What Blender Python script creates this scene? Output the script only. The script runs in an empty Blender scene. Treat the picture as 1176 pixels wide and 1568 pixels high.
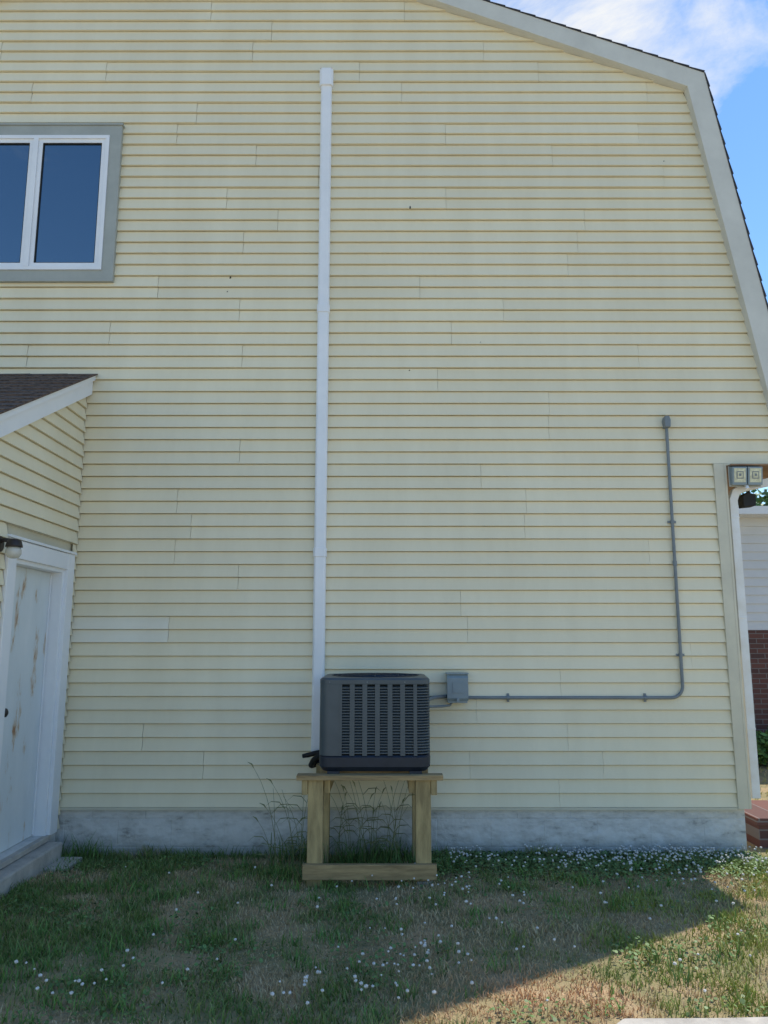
import bpy, math, random
import numpy as np
from mathutils import Vector, Matrix

random.seed(7)
rng = np.random.default_rng(11)
scene = bpy.context.scene
COL = scene.collection

# ------------------------------------------------------------------ helpers
class MB:
    def __init__(s):
        s.v = []; s.f = []; s.m = []; s.t = []
    def face(s, pts, m=0, tone=0.5):
        b = len(s.v)
        s.v.extend([tuple(p) for p in pts])
        s.f.append(tuple(range(b, b + len(pts))))
        s.m.append(m); s.t.append(tone)
    def box(s, x0, x1, y0, y1, z0, z1, m=0, tone=0.5):
        b = len(s.v)
        s.v.extend([(x0,y0,z0),(x1,y0,z0),(x1,y1,z0),(x0,y1,z0),(x0,y0,z1),(x1,y0,z1),(x1,y1,z1),(x0,y1,z1)])
        for q in [(0,3,2,1),(4,5,6,7),(0,1,5,4),(1,2,6,5),(2,3,7,6),(3,0,4,7)]:
            s.f.append(tuple(b+i for i in q)); s.m.append(m); s.t.append(tone)
    def prism(s, poly, axis, a0, a1, m=0, tone=0.5):
        def P(p, a):
            if axis == 'y': return (p[0], a, p[1])
            if axis == 'x': return (a, p[0], p[1])
            return (p[0], p[1], a)
        n = len(poly); b = len(s.v)
        s.v.extend([P(p, a0) for p in poly]); s.v.extend([P(p, a1) for p in poly])
        s.f.append(tuple(b+i for i in range(n))); s.m.append(m); s.t.append(tone)
        s.f.append(tuple(b+n+i for i in reversed(range(n)))); s.m.append(m); s.t.append(tone)
        for i in range(n):
            j = (i+1) % n
            s.f.append((b+i, b+n+i, b+n+j, b+j)); s.m.append(m); s.t.append(tone)
    def tube(s, pts, r, n=8, m=0, caps=True):
        pts = [Vector(p) for p in pts]
        rs = r if isinstance(r, (list, tuple)) else [r]*len(pts)
        b = len(s.v); up = None
        for i, p in enumerate(pts):
            d = (pts[min(i+1, len(pts)-1)] - pts[max(i-1, 0)]).normalized()
            if up is None:
                up = Vector((0,0,1)) if abs(d.z) < 0.9 else Vector((0,1,0))
            a = d.cross(up).normalized(); c = a.cross(d).normalized(); up = c
            for k in range(n):
                t = 2*math.pi*k/n
                s.v.append(tuple(p + (a*math.cos(t) + c*math.sin(t))*rs[i]))
        for i in range(len(pts)-1):
            for k in range(n):
                k2 = (k+1) % n
                s.f.append((b+i*n+k, b+i*n+k2, b+(i+1)*n+k2, b+(i+1)*n+k)); s.m.append(m); s.t.append(.5)
        if caps:
            s.f.append(tuple(b+k for k in reversed(range(n)))); s.m.append(m); s.t.append(.5)
            e = b+(len(pts)-1)*n
            s.f.append(tuple(e+k for k in range(n))); s.m.append(m); s.t.append(.5)
    def loft(s, loops, m=0, cap0=True, cap1=True):
        b = len(s.v); n = len(loops[0])
        for L in loops: s.v.extend([tuple(p) for p in L])
        for i in range(len(loops)-1):
            for k in range(n):
                k2 = (k+1) % n
                s.f.append((b+i*n+k, b+i*n+k2, b+(i+1)*n+k2, b+(i+1)*n+k)); s.m.append(m); s.t.append(.5)
        if cap0: s.f.append(tuple(b+k for k in reversed(range(n)))); s.m.append(m); s.t.append(.5)
        if cap1:
            e = b+(len(loops)-1)*n
            s.f.append(tuple(e+k for k in range(n))); s.m.append(m); s.t.append(.5)
    def obj(s, name, mats, parent=None, smooth=False, bevel=0):
        me = bpy.data.meshes.new(name)
        me.from_pydata(s.v, [], s.f)
        for mt in mats: me.materials.append(mt)
        me.polygons.foreach_set("material_index", s.m)
        at = me.attributes.new("tone", 'FLOAT', 'FACE')
        at.data.foreach_set("value", s.t)
        if smooth: me.polygons.foreach_set("use_smooth", [True]*len(s.f))
        me.update()
        o = bpy.data.objects.new(name, me); COL.objects.link(o)
        if parent: o.parent = parent
        if bevel:
            md = o.modifiers.new("bev", 'BEVEL'); md.width = bevel; md.segments = 2; md.limit_method = 'ANGLE'
        return o

def empty(name):
    e = bpy.data.objects.new(name, None); COL.objects.link(e); e.empty_display_size = .2
    return e

def lap(mb, O, U, V, N, nrows, p, spanfn, proud=.014, back=.002, joints=None, m=0, groove=0.0):
    """lapped boards. spanfn(v0,v1,row)->[(a0,b0,a1,b1)]; joints(row)->(list of u, tonefn)
       groove: height of the recessed lock strip at the top of each course"""
    O=Vector(O);U=Vector(U);V=Vector(V);N=Vector(N)
    def P(u,v,n): return O+U*u+V*v+N*n
    gd = back-.015
    for r in range(nrows):
        v0=r*p; v1=v0+p; vg=v1-groove
        for (a0,b0,a1,b1) in spanfn(v0,v1,r):
            js, tf = joints(r) if joints else ([], lambda i:.5)
            cuts=[j for j in js if max(a0,a1)+.05<j<min(b0,b1)-.05]
            cuts.sort()
            E=[(a0,a1)]+[(c,c) for c in cuts]+[(b0,b1)]
            for i in range(len(E)-1):
                l,rr=E[i],E[i+1]
                if i>0: l=(l[0]+.0018,l[1]+.0018)
                ex=.0035 if i<len(E)-2 else 0
                tone=tf(i)
                mb.face([P(l[0],v0,proud),P(rr[0],v0,proud+ex),P(rr[1],vg,back+ex),P(l[1],vg,back)],m,tone)
                lipb = gd if groove else back-.004
                mb.face([P(l[0],v0,lipb),P(rr[0],v0,lipb),P(rr[0],v0,proud+ex),P(l[0],v0,proud)],m,tone)
                if groove:
                    mb.face([P(l[1],vg,back),P(rr[1],vg,back+ex),P(rr[1],vg,gd),P(l[1],vg,gd)],m,tone)
                    mb.face([P(l[1],vg,gd),P(rr[1],vg,gd),P(rr[1],v1,gd),P(l[1],v1,gd)],m,tone)
                mb.face([P(rr[0],v0,proud+ex),P(rr[0],v0,0),P(rr[1],v1,0),P(rr[1],vg,back+ex)],m,tone)
                mb.face([P(l[0],v0,0),P(l[0],v0,proud),P(l[1],vg,back),P(l[1],v1,0)],m,tone)

# ------------------------------------------------------------------ materials
def newmat(name):
    m = bpy.data.materials.new(name); m.use_nodes = True
    nt = m.node_tree; b = nt.nodes['Principled BSDF']
    return m, nt, b

def mat(name, col, col2=None, scale=5, rough=.6, bump=0, bscale=60, detail=6, stretch=(1,1,1), spec=.5, metal=0, lo=.35, hi=.65, bdist=.003):
    m, nt, b = newmat(name)
    N = nt.nodes; L = nt.links
    b.inputs['Roughness'].default_value = rough
    b.inputs['Specular IOR Level'].default_value = spec
    b.inputs['Metallic'].default_value = metal
    if col2 is None: col2 = tuple(c*.8 for c in col)
    tc = N.new('ShaderNodeTexCoord'); mp = N.new('ShaderNodeMapping'); mp.inputs['Scale'].default_value = stretch
    L.new(tc.outputs['Object'], mp.inputs[0])
    nz = N.new('ShaderNodeTexNoise'); nz.inputs['Scale'].default_value = scale; nz.inputs['Detail'].default_value = detail
    nz.inputs['Roughness'].default_value=.65
    L.new(mp.outputs[0], nz.inputs['Vector'])
    cr = N.new('ShaderNodeValToRGB')
    cr.color_ramp.elements[0].position = lo; cr.color_ramp.elements[0].color = (*col2, 1)
    cr.color_ramp.elements[1].position = hi; cr.color_ramp.elements[1].color = (*col, 1)
    L.new(nz.outputs['Fac'], cr.inputs[0]); L.new(cr.outputs[0], b.inputs['Base Color'])
    if bump:
        n2 = N.new('ShaderNodeTexNoise'); n2.inputs['Scale'].default_value = bscale; n2.inputs['Detail'].default_value = 5
        L.new(mp.outputs[0], n2.inputs['Vector'])
        bp = N.new('ShaderNodeBump'); bp.inputs['Strength'].default_value = bump; bp.inputs['Distance'].default_value = bdist
        L.new(n2.outputs['Fac'], bp.inputs['Height']); L.new(bp.outputs[0], b.inputs['Normal'])
    return m

def siding_mat(name, base, patch):
    m, nt, b = newmat(name); N = nt.nodes; L = nt.links
    b.inputs['Roughness'].default_value = .45; b.inputs['Specular IOR Level'].default_value = .35
    at = N.new('ShaderNodeAttribute'); at.attribute_name = 'tone'
    cr = N.new('ShaderNodeValToRGB'); e = cr.color_ramp.elements
    e[0].position = 0; e[0].color = (*[c*.96 for c in base], 1)
    e[1].position = .8; e[1].color = (*[min(1,c*1.03) for c in base], 1)
    e2 = e.new(.95); e2.color = (*patch, 1)
    L.new(at.outputs['Fac'], cr.inputs[0])
    tc = N.new('ShaderNodeTexCoord')
    mp = N.new('ShaderNodeMapping'); mp.inputs['Scale'].default_value = (2.2,2.2,.5)
    L.new(tc.outputs['Object'], mp.inputs[0])
    nz = N.new('ShaderNodeTexNoise'); nz.inputs['Scale'].default_value = 1.2; nz.inputs['Detail'].default_value = 8; nz.inputs['Roughness'].default_value=.7
    L.new(mp.outputs[0], nz.inputs['Vector'])
    r2 = N.new('ShaderNodeValToRGB'); r2.color_ramp.elements[0].position=.3; r2.color_ramp.elements[0].color=(.91,.90,.88,1)
    r2.color_ramp.elements[1].position=.65; r2.color_ramp.elements[1].color=(1,1,1,1)
    L.new(nz.outputs['Fac'], r2.inputs[0])
    mx = N.new('ShaderNodeMixRGB'); mx.blend_type='MULTIPLY'; mx.inputs[0].default_value=1
    L.new(cr.outputs[0], mx.inputs[1]); L.new(r2.outputs[0], mx.inputs[2])
    L.new(mx.outputs[0], b.inputs['Base Color'])
    mp2 = N.new('ShaderNodeMapping'); mp2.inputs['Scale'].default_value = (6,6,160)
    L.new(tc.outputs['Object'], mp2.inputs[0])
    n2 = N.new('ShaderNodeTexNoise'); n2.inputs['Scale'].default_value = 1; n2.inputs['Detail'].default_value=4
    L.new(mp2.outputs[0], n2.inputs['Vector'])
    n3 = N.new('ShaderNodeTexNoise'); n3.inputs['Scale'].default_value = 3.0; n3.inputs['Detail'].default_value=2
    L.new(tc.outputs['Object'], n3.inputs['Vector'])
    bp = N.new('ShaderNodeBump'); bp.inputs['Strength'].default_value=.25; bp.inputs['Distance'].default_value=.002
    L.new(n2.outputs['Fac'], bp.inputs['Height'])
    bp2 = N.new('ShaderNodeBump'); bp2.inputs['Strength'].default_value=.4; bp2.inputs['Distance'].default_value=.02
    L.new(n3.outputs['Fac'], bp2.inputs['Height']); L.new(bp.outputs[0], bp2.inputs['Normal'])
    L.new(bp2.outputs[0], b.inputs['Normal'])
    return m

def attr_mat(name, attr='Col', rough=.6):
    m, nt, b = newmat(name); N = nt.nodes; L = nt.links
    at = N.new('ShaderNodeAttribute'); at.attribute_name = attr
    L.new(at.outputs['Color'], b.inputs['Base Color']); b.inputs['Roughness'].default_value = rough
    b.inputs['Specular IOR Level'].default_value = .25
    return m

M_SIDE = siding_mat("cream_vinyl_siding", (.83,.745,.535), (.84,.79,.64))
M_TRIM = mat("trim_cream", (.66,.61,.46), (.56,.52,.40), 3, .5)
M_RAKE = mat("rake_trim", (.66,.64,.56), (.57,.55,.48), 2.5, .5)
M_CASE = mat("window_casing", (.40,.41,.36), (.34,.35,.31), 4, .5)
M_WHITE = mat("white_vinyl", (.84,.84,.84), (.77,.78,.79), 3, .35)
M_CONC = mat("concrete", (.52,.48,.42), (.36,.33,.29), 9, .9, bump=.6, bscale=70)
M_SHING = mat("asphalt_shingles", (.19,.125,.09), (.06,.042,.036), 30, .95, bump=.8, bscale=200)
M_SHINGD = mat("asphalt_shingles_grey", (.09,.09,.10), (.04,.04,.045), 30, .95, bump=.6, bscale=200)
M_AC = mat("ac_grey_paint", (.062,.082,.094), (.050,.067,.078), 6, .4)
M_ACD = mat("ac_coil_dark", (.010,.011,.013), (.007,.007,.008), 20, .8)
M_ACB = mat("ac_base_plastic", (.014,.021,.036), (.010,.015,.025), 12, .5)
M_WOOD = mat("treated_pine", (.50,.37,.17), (.26,.19,.085), 3.5, .75, bump=.5, bscale=25, stretch=(6,6,1.2), detail=9)
M_WOODH = mat("treated_pine_horizontal", (.46,.32,.15), (.22,.15,.07), 3.5, .75, bump=.5, bscale=25, stretch=(1.2,6,9), detail=9)
M_GREY = mat("grey_pvc", (.20,.225,.235), (.16,.18,.19), 5, .45)
M_GBOX = mat("grey_enclosure", (.25,.31,.335), (.20,.25,.27), 5, .45)
M_BLACK = mat("black_rubber", (.012,.012,.013), (.008,.008,.008), 20, .7)
M_BRONZE = mat("dark_bronze", (.035,.025,.02), (.02,.015,.012), 20, .5)
M_SOFF = mat("soffit_wood", (.36,.22,.12), (.2,.12,.07), 5, .8, stretch=(1,8,1))
M_DSP = mat("downspout_paint", (.80,.79,.76), (.70,.66,.58), 5, .45, lo=.3, hi=.6)
M_LAMPG = mat("lamp_glass", (.62,.60,.52), (.5,.48,.42), 8, .2)
M_PANEL = mat("flood_panel", (.75,.72,.50), (.5,.48,.32), 40, .3)
M_NSID = mat("neighbor_siding", (.74,.73,.73), (.67,.67,.67), 2, .6)
M_DARK = mat("dark_gap", (.03,.03,.025), (.02,.02,.02), 9, .9)

def found_mat():
    m, nt, b = newmat("painted_block_foundation"); N=nt.nodes; L=nt.links
    tc=N.new('ShaderNodeTexCoord')
    nz=N.new('ShaderNodeTexNoise'); nz.inputs['Scale'].default_value=5; nz.inputs['Detail'].default_value=10; nz.inputs['Roughness'].default_value=.7
    mp0=N.new('ShaderNodeMapping'); mp0.inputs['Scale'].default_value=(1,1,2.2); L.new(tc.outputs['Object'],mp0.inputs[0]); L.new(mp0.outputs[0],nz.inputs['Vector'])
    cr=N.new('ShaderNodeValToRGB'); e=cr.color_ramp.elements
    e[0].position=.34; e[0].color=(.30,.29,.27,1); e[1].position=.56; e[1].color=(.66,.65,.62,1)
    a=e.new(.42); a.color=(.54,.53,.50,1)
    L.new(nz.outputs['Fac'],cr.inputs[0]); b.inputs['Roughness'].default_value=.85
    sx=N.new('ShaderNodeSeparateXYZ'); L.new(tc.outputs['Object'],sx.inputs[0])
    n4=N.new('ShaderNodeTexNoise'); n4.inputs['Scale'].default_value=9; n4.inputs['Detail'].default_value=6; L.new(tc.outputs['Object'],n4.inputs['Vector'])
    mm=N.new('ShaderNodeMath'); mm.operation='MULTIPLY_ADD'; mm.inputs[1].default_value=.2; L.new(n4.outputs['Fac'],mm.inputs[0]); L.new(sx.outputs['Z'],mm.inputs[2])
    mr=N.new('ShaderNodeMapRange'); mr.inputs['From Min'].default_value=.10; mr.inputs['From Max'].default_value=.25; mr.inputs['To Min'].default_value=.65; mr.inputs['To Max'].default_value=0
    L.new(mm.outputs[0],mr.inputs['Value'])
    mx=N.new('ShaderNodeMixRGB'); mx.inputs[2].default_value=(.30,.27,.21,1); L.new(mr.outputs[0],mx.inputs[0]); L.new(cr.outputs[0],mx.inputs[1])
    L.new(mx.outputs[0],b.inputs['Base Color'])
    mp=N.new('ShaderNodeMapping'); mp.inputs['Rotation'].default_value=(math.radians(90),0,0); mp.inputs['Location'].default_value=(0,.06,0); L.new(tc.outputs['Object'],mp.inputs[0])
    br=N.new('ShaderNodeTexBrick'); br.inputs['Scale'].default_value=1; br.inputs['Brick Width'].default_value=.40; br.inputs['Row Height'].default_value=.20; br.inputs['Mortar Size'].default_value=.006; br.inputs['Mortar Smooth'].default_value=.6
    L.new(mp.outputs[0],br.inputs['Vector'])
    b1=N.new('ShaderNodeBump'); b1.invert=True; b1.inputs['Strength'].default_value=.5; b1.inputs['Distance'].default_value=.008; L.new(br.outputs['Fac'],b1.inputs['Height'])
    n2=N.new('ShaderNodeTexNoise'); n2.inputs['Scale'].default_value=26; n2.inputs['Detail'].default_value=8; L.new(tc.outputs['Object'],n2.inputs['Vector'])
    b2=N.new('ShaderNodeBump'); b2.inputs['Strength'].default_value=.8; b2.inputs['Distance'].default_value=.012; L.new(n2.outputs['Fac'],b2.inputs['Height']); L.new(b1.outputs[0],b2.inputs['Normal'])
    L.new(b2.outputs[0],b.inputs['Normal'])
    return m
M_FOUND=found_mat()

def rust_door():
    m, nt, b = newmat("rusty_door_paint"); N=nt.nodes; L=nt.links
    tc=N.new('ShaderNodeTexCoord'); mp=N.new('ShaderNodeMapping'); mp.inputs['Scale'].default_value=(4,4,1.3); mp.inputs['Location'].default_value=(0,.5,.35)
    L.new(tc.outputs['Object'],mp.inputs[0])
    nz=N.new('ShaderNodeTexNoise'); nz.inputs['Scale'].default_value=1.5; nz.inputs['Detail'].default_value=9; nz.inputs['Roughness'].default_value=.65
    L.new(mp.outputs[0],nz.inputs['Vector'])
    cr=N.new('ShaderNodeValToRGB'); e=cr.color_ramp.elements
    e[0].position=.3; e[0].color=(.74,.77,.77,1); e[1].position=.59; e[1].color=(.66,.70,.70,1)
    a=e.new(.63); a.color=(.58,.50,.40,1); a=e.new(.67); a.color=(.36,.18,.08,1)
    L.new(nz.outputs['Fac'],cr.inputs[0]); L.new(cr.outputs[0],b.inputs['Base Color']); b.inputs['Roughness'].default_value=.5
    return m
M_DOOR = rust_door()

def brick_mat():
    m, nt, b = newmat("red_brick"); N=nt.nodes; L=nt.links
    tc=N.new('ShaderNodeTexCoord'); mp=N.new('ShaderNodeMapping'); mp.inputs['Rotation'].default_value=(math.radians(90),0,0)
    L.new(tc.outputs['Object'],mp.inputs[0])
    br=N.new('ShaderNodeTexBrick'); br.inputs['Color1'].default_value=(.17,.07,.055,1); br.inputs['Color2'].default_value=(.10,.05,.045,1)
    br.inputs['Mortar'].default_value=(.20,.17,.16,1); br.inputs['Scale'].default_value=1
    br.inputs['Brick Width'].default_value=.2; br.inputs['Row Height'].default_value=.067; br.inputs['Mortar Size'].default_value=.006
    L.new(mp.outputs[0],br.inputs['Vector']); L.new(br.outputs['Color'],b.inputs['Base Color']); b.inputs['Roughness'].default_value=.9
    bp=N.new('ShaderNodeBump'); bp.inputs['Strength'].default_value=.6; bp.inputs['Distance'].default_value=.01; bp.invert=True
    L.new(br.outputs['Fac'],bp.inputs['Height']); L.new(bp.outputs[0],b.inputs['Normal'])
    return m
M_BRICK = brick_mat()

def glass_mat():
    m, nt, b = newmat("window_glass"); N=nt.nodes; L=nt.links
    b.inputs['Base Color'].default_value=(.010,.025,.05,1); b.inputs['Roughness'].default_value=.3
    tc=N.new('ShaderNodeTexCoord'); nz=N.new('ShaderNodeTexNoise'); nz.inputs['Scale'].default_value=1.5
    L.new(tc.outputs['Object'],nz.inputs['Vector'])
    bp=N.new('ShaderNodeBump'); bp.inputs['Strength'].default_value=.05; bp.inputs['Distance'].default_value=.02; L.new(nz.outputs['Fac'],bp.inputs['Height'])
    g=N.new('ShaderNodeBsdfGlossy'); g.inputs['Roughness'].default_value=.02; g.inputs['Color'].default_value=(.75,.9,1,1)
    L.new(bp.outputs[0],g.inputs['Normal'])
    mx=N.new('ShaderNodeMixShader'); mx.inputs[0].default_value=.25
    L.new(b.outputs[0],mx.inputs[1]); L.new(g.outputs[0],mx.inputs[2]); L.new(mx.outputs[0],N['Material Output'].inputs[0])
    return m
M_GLASS = glass_mat()

# ------------------------------------------------------------------ ground
_g = rng.random((5,64,64))
def vn(x, y, sc, k=0):
    x = np.asarray(x)*sc+17.3; y = np.asarray(y)*sc+9.1
    xi = np.floor(x).astype(int); yi = np.floor(y).astype(int)
    fx = x-xi; fy = y-yi; fx = fx*fx*(3-2*fx); fy = fy*fy*(3-2*fy)
    g = _g[k]
    a = g[xi%64, yi%64]; b = g[(xi+1)%64, yi%64]; c = g[xi%64, (yi+1)%64]; d = g[(xi+1)%64, (yi+1)%64]
    return (a*(1-fx)+b*fx)*(1-fy)+(c*(1-fx)+d*fx)*fy
def gh(x, y):
    x=np.asarray(x,float); y=np.asarray(y,float)
    t=np.clip((-y-.05)/.8,0,1); t=t*t*(3-2*t)
    near=np.clip(1-np.abs(x)/20,0,1)
    return .045*t + near*((vn(x,y,1.7,0)-.5)*.03+(vn(x,y,6,1)-.5)*.012)*np.clip(-y*3,0.15,1)

def axis(lo, hi, step):
    a=list(np.arange(lo,hi+1e-6,step)); d=step; x=hi
    up=[]
    while x<250: d*=1.35; x+=d; up.append(x)
    d=step; x=lo; dn=[]
    while x>-250: d*=1.35; x-=d; dn.append(x)
    return np.array(dn[::-1]+a+up)
xs=axis(-5,6,.08); ys=axis(-5,1,.08)
X,Y=np.meshgrid(xs,ys); Z=gh(X,Y)
nx,ny=len(xs),len(ys)
me=bpy.data.meshes.new("lawn_ground")
V=np.stack([X.ravel(),Y.ravel(),Z.ravel()],1)
idx=np.arange(nx*ny).reshape(ny,nx)
F=np.stack([idx[:-1,:-1].ravel(),idx[:-1,1:].ravel(),idx[1:,1:].ravel(),idx[1:,:-1].ravel()],1)
me.from_pydata(V.tolist(),[],F.tolist()); me.polygons.foreach_set("use_smooth",[True]*len(F)); me.update()
def ground_mat():
    m, nt, b = newmat("soil_and_thatch"); N=nt.nodes; L=nt.links
    tc=N.new('ShaderNodeTexCoord')
    nz=N.new('ShaderNodeTexNoise'); nz.inputs['Scale'].default_value=2.2; nz.inputs['Detail'].default_value=9; nz.inputs['Roughness'].default_value=.7
    L.new(tc.outputs['Object'],nz.inputs['Vector'])
    cr=N.new('ShaderNodeValToRGB'); e=cr.color_ramp.elements
    e[0].position=.35; e[0].color=(.19,.19,.08,1); e[1].position=.62; e[1].color=(.42,.30,.17,1)
    a=e.new(.5); a.color=(.30,.24,.12,1)
    L.new(nz.outputs['Fac'],cr.inputs[0]); L.new(cr.outputs[0],b.inputs['Base Color']); b.inputs['Roughness'].default_value=.95
    n2=N.new('ShaderNodeTexNoise'); n2.inputs['Scale'].default_value=90; n2.inputs['Detail'].default_value=4
    L.new(tc.outputs['Object'],n2.inputs['Vector'])
    bp=N.new('ShaderNodeBump'); bp.inputs['Strength'].default_value=.9; bp.inputs['Distance'].default_value=.01
    L.new(n2.outputs['Fac'],bp.inputs['Height']); L.new(bp.outputs[0],b.inputs['Normal'])
    return m
me.materials.append(ground_mat())
o=bpy.data.objects.new("lawn_ground",me); COL.objects.link(o)

# ------------------------------------------------------------------ grass
def blades(name, x, y, h, w, bend, col, matl, tipdry=.3):
    n=len(x); z=gh(x,y)-.004
    az=rng.random(n)*2*np.pi; face=rng.random(n)*2*np.pi
    wx=np.cos(face)*w/2; wy=np.sin(face)*w/2
    dx=np.cos(az)*bend; dy=np.sin(az)*bend
    zt=np.sqrt(np.maximum(h*h-bend*bend,(h*.25)**2))
    P=np.zeros((n,5,3))
    P[:,0]=np.stack([x-wx,y-wy,z],1); P[:,1]=np.stack([x+wx,y+wy,z],1)
    P[:,2]=np.stack([x+wx*.8+dx*.35,y+wy*.8+dy*.35,z+zt*.6],1)
    P[:,3]=np.stack([x-wx*.8+dx*.35,y-wy*.8+dy*.35,z+zt*.6],1)
    P[:,4]=np.stack([x+dx,y+dy,z+zt],1)
    me=bpy.data.meshes.new(name); me.vertices.add(n*5); me.vertices.foreach_set("co",P.ravel())
    base=np.arange(n)*5
    L=np.concatenate([base[:,None]+np.array([0,1,2,3]),base[:,None]+np.array([3,2,4])],1).ravel()
    me.loops.add(n*7); me.loops.foreach_set("vertex_index",L.astype(np.int32))
    me.polygons.add(n*2)
    ls=np.stack([np.arange(n)*7,np.arange(n)*7+4],1).ravel()
    me.polygons.foreach_set("loop_start",ls.astype(np.int32))
    me.update(calc_edges=True); me.validate()
    C=np.ones((n,5,4)); C[:,:,:3]=col[:,None,:]
    C[:,0:2,:3]*=.85
    C[:,4,:3]=C[:,4,:3]*(1-tipdry)+np.array([.56,.46,.22])*tipdry
    a=me.color_attributes.new("Col",'FLOAT_COLOR','POINT'); a.data.foreach_set("color",C.ravel())
    me.materials.append(matl)
    o=bpy.data.objects.new(name,me); COL.objects.link(o); return o
M_GRASS=attr_mat("grass_blades",'Col',.5)

def lawn_cols(x,y):
    n=len(x)
    dry=vn(x,y,1.9,2)*.38+vn(x,y,5.5,3)*.62+(rng.random(n)-.5)*.32
    dry+= .10*np.exp(-((x-.1)**2/1.5+(y+1.6)**2/.8)) 
    dry+= .50*np.exp(-((x-.72)**2/.25+(y+2.42)**2/.10))
    dry-= .07*(x<-1.2)
    dry+= .055
    k=np.clip((dry-.49)/.12,0,1)[:,None]
    g=np.array([.22,.30,.07])*(1-rng.random((n,1))*.5)
    blue=vn(x,y,4,4)[:,None]
    g=g*(1-.35*blue)+np.array([.10,.23,.065])*.35*blue
    sun_tint=np.clip((x[:,None]-.4)*.35,0,.8); g=g*(1-sun_tint)+np.array([.48,.50,.08])*sun_tint  # sunlight put into the grass colour, yellower and brighter to the right
    d=np.array([.66,.48,.27])*(.6+.5*rng.random((n,1)))
    red=np.exp(-((x-.72)**2/.35+(y+2.45)**2/.15))[:,None]*.85
    d=d*(1-red)+np.array([.66,.36,.18])*red
    return g*(1-k)+d*k, k[:,0]
def in_path(x,y): return (y < -2.62+.04*(x-1)) & (x>.90) & (y>-3.75)
def scatter(n,x0,x1,y0,y1):
    x=rng.uniform(x0,x1,n); y=rng.uniform(y0,y1,n)
    return x,y
x,y=scatter(175000,-3.0,4.2,-3.0,-.01)
keep=~(in_path(x,y)) & ~((x<-2.42)) & (rng.random(len(x))<.45+.75*vn(x,y,5,1))
x=x[keep];y=y[keep]
col,k=lawn_cols(x,y)
n=len(x)
h=(.022+.046*rng.random(n)**1.3)*(.55+.95*vn(x,y,3,0))*(1-.45*k)
near=np.exp(-((y+.05)/.10)**2)*vn(x,y,3,2)**2; h=h+near*.09*rng.random(n)
blades("grass",x,y,h,.0032+.0036*rng.random(n),h*(.25+.65*rng.random(n)),col,M_GRASS)
x,y=scatter(34000,-6,9,-6.5,6.5)
keep=~((x>-6)&(x<4.4)&(y>-3)&(y<.0)) & ~((x<2.8)&(y>-.02)) & ~in_path(x,y) & (y>-3.7)& ~((x<-2.4)&(y>-2.5)) & ~((x>4.25)&(y>4.5)) & ~((x>2.8)&(x<4.1)&(y>.1)&(y<.9))
x=x[keep];y=y[keep]; col,k=lawn_cols(x,y); n=len(x)
h=.03+.05*rng.random(n)
blades("grass",x,y,h,.007+.005*rng.random(n),h*(.3+.6*rng.random(n)),col,M_GRASS)

# weeds: broad long blades in tufts
tx=[];ty=[];th=[];tw=[];tb=[];tc_=[]
def tuft(cx,cy,n,h,sp,w=.006,dark=1.0):
    for _ in range(n):
        tx.append(cx+random.gauss(0,sp)); ty.append(min(-.02,cy+random.gauss(0,sp*.6))); hh=h*random.uniform(.4,1.05)
        th.append(hh); tw.append(w*random.uniform(.6,1.3)); tb.append(hh*random.uniform(.2,.85))
        c=random.uniform(.65,1.15)*dark; tc_.append((.12*c,.22*c,.05*c))
for (cx,cy,n_,h_,sp_) in [(-2.2,-.12,150,.20,.09),(-2.33,-.2,60,.14,.07),(-.62,-.15,140,.24,.11),(-.25,-.3,120,.24,.13),(.05,-.2,110,.24,.13),(-.05,-.55,100,.16,.15),(.25,-.35,90,.17,.12),(.42,-.5,60,.12,.07),
        (-1.4,-.08,60,.11,.18),(-1.0,-.08,70,.12,.2),(-1.8,-.08,60,.10,.2),(-.62,-.75,110,.15,.08),(-.75,-.6,60,.13,.08),(.9,-.06,70,.09,.25),(1.6,-.06,60,.07,.3),(-.3,-1.1,60,.09,.12),(.6,-1.0,50,.08,.1)]:
    tuft(cx,cy,n_,h_,sp_)
for _ in range(170):
    cx=random.choice([random.uniform(-2.3,3.2),random.uniform(-2.3,0)]); cy=random.uniform(-2.7,-.3)
    if not bool(in_path(np.array([cx]),np.array([cy]))[0]): tuft(cx,cy,random.randint(12,34),random.uniform(.06,.12),.04,.006,1.35)
blades("weeds",np.array(tx),np.array(ty),np.array(th),np.array(tw),np.array(tb),np.array(tc_),M_GRASS,.1)

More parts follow.
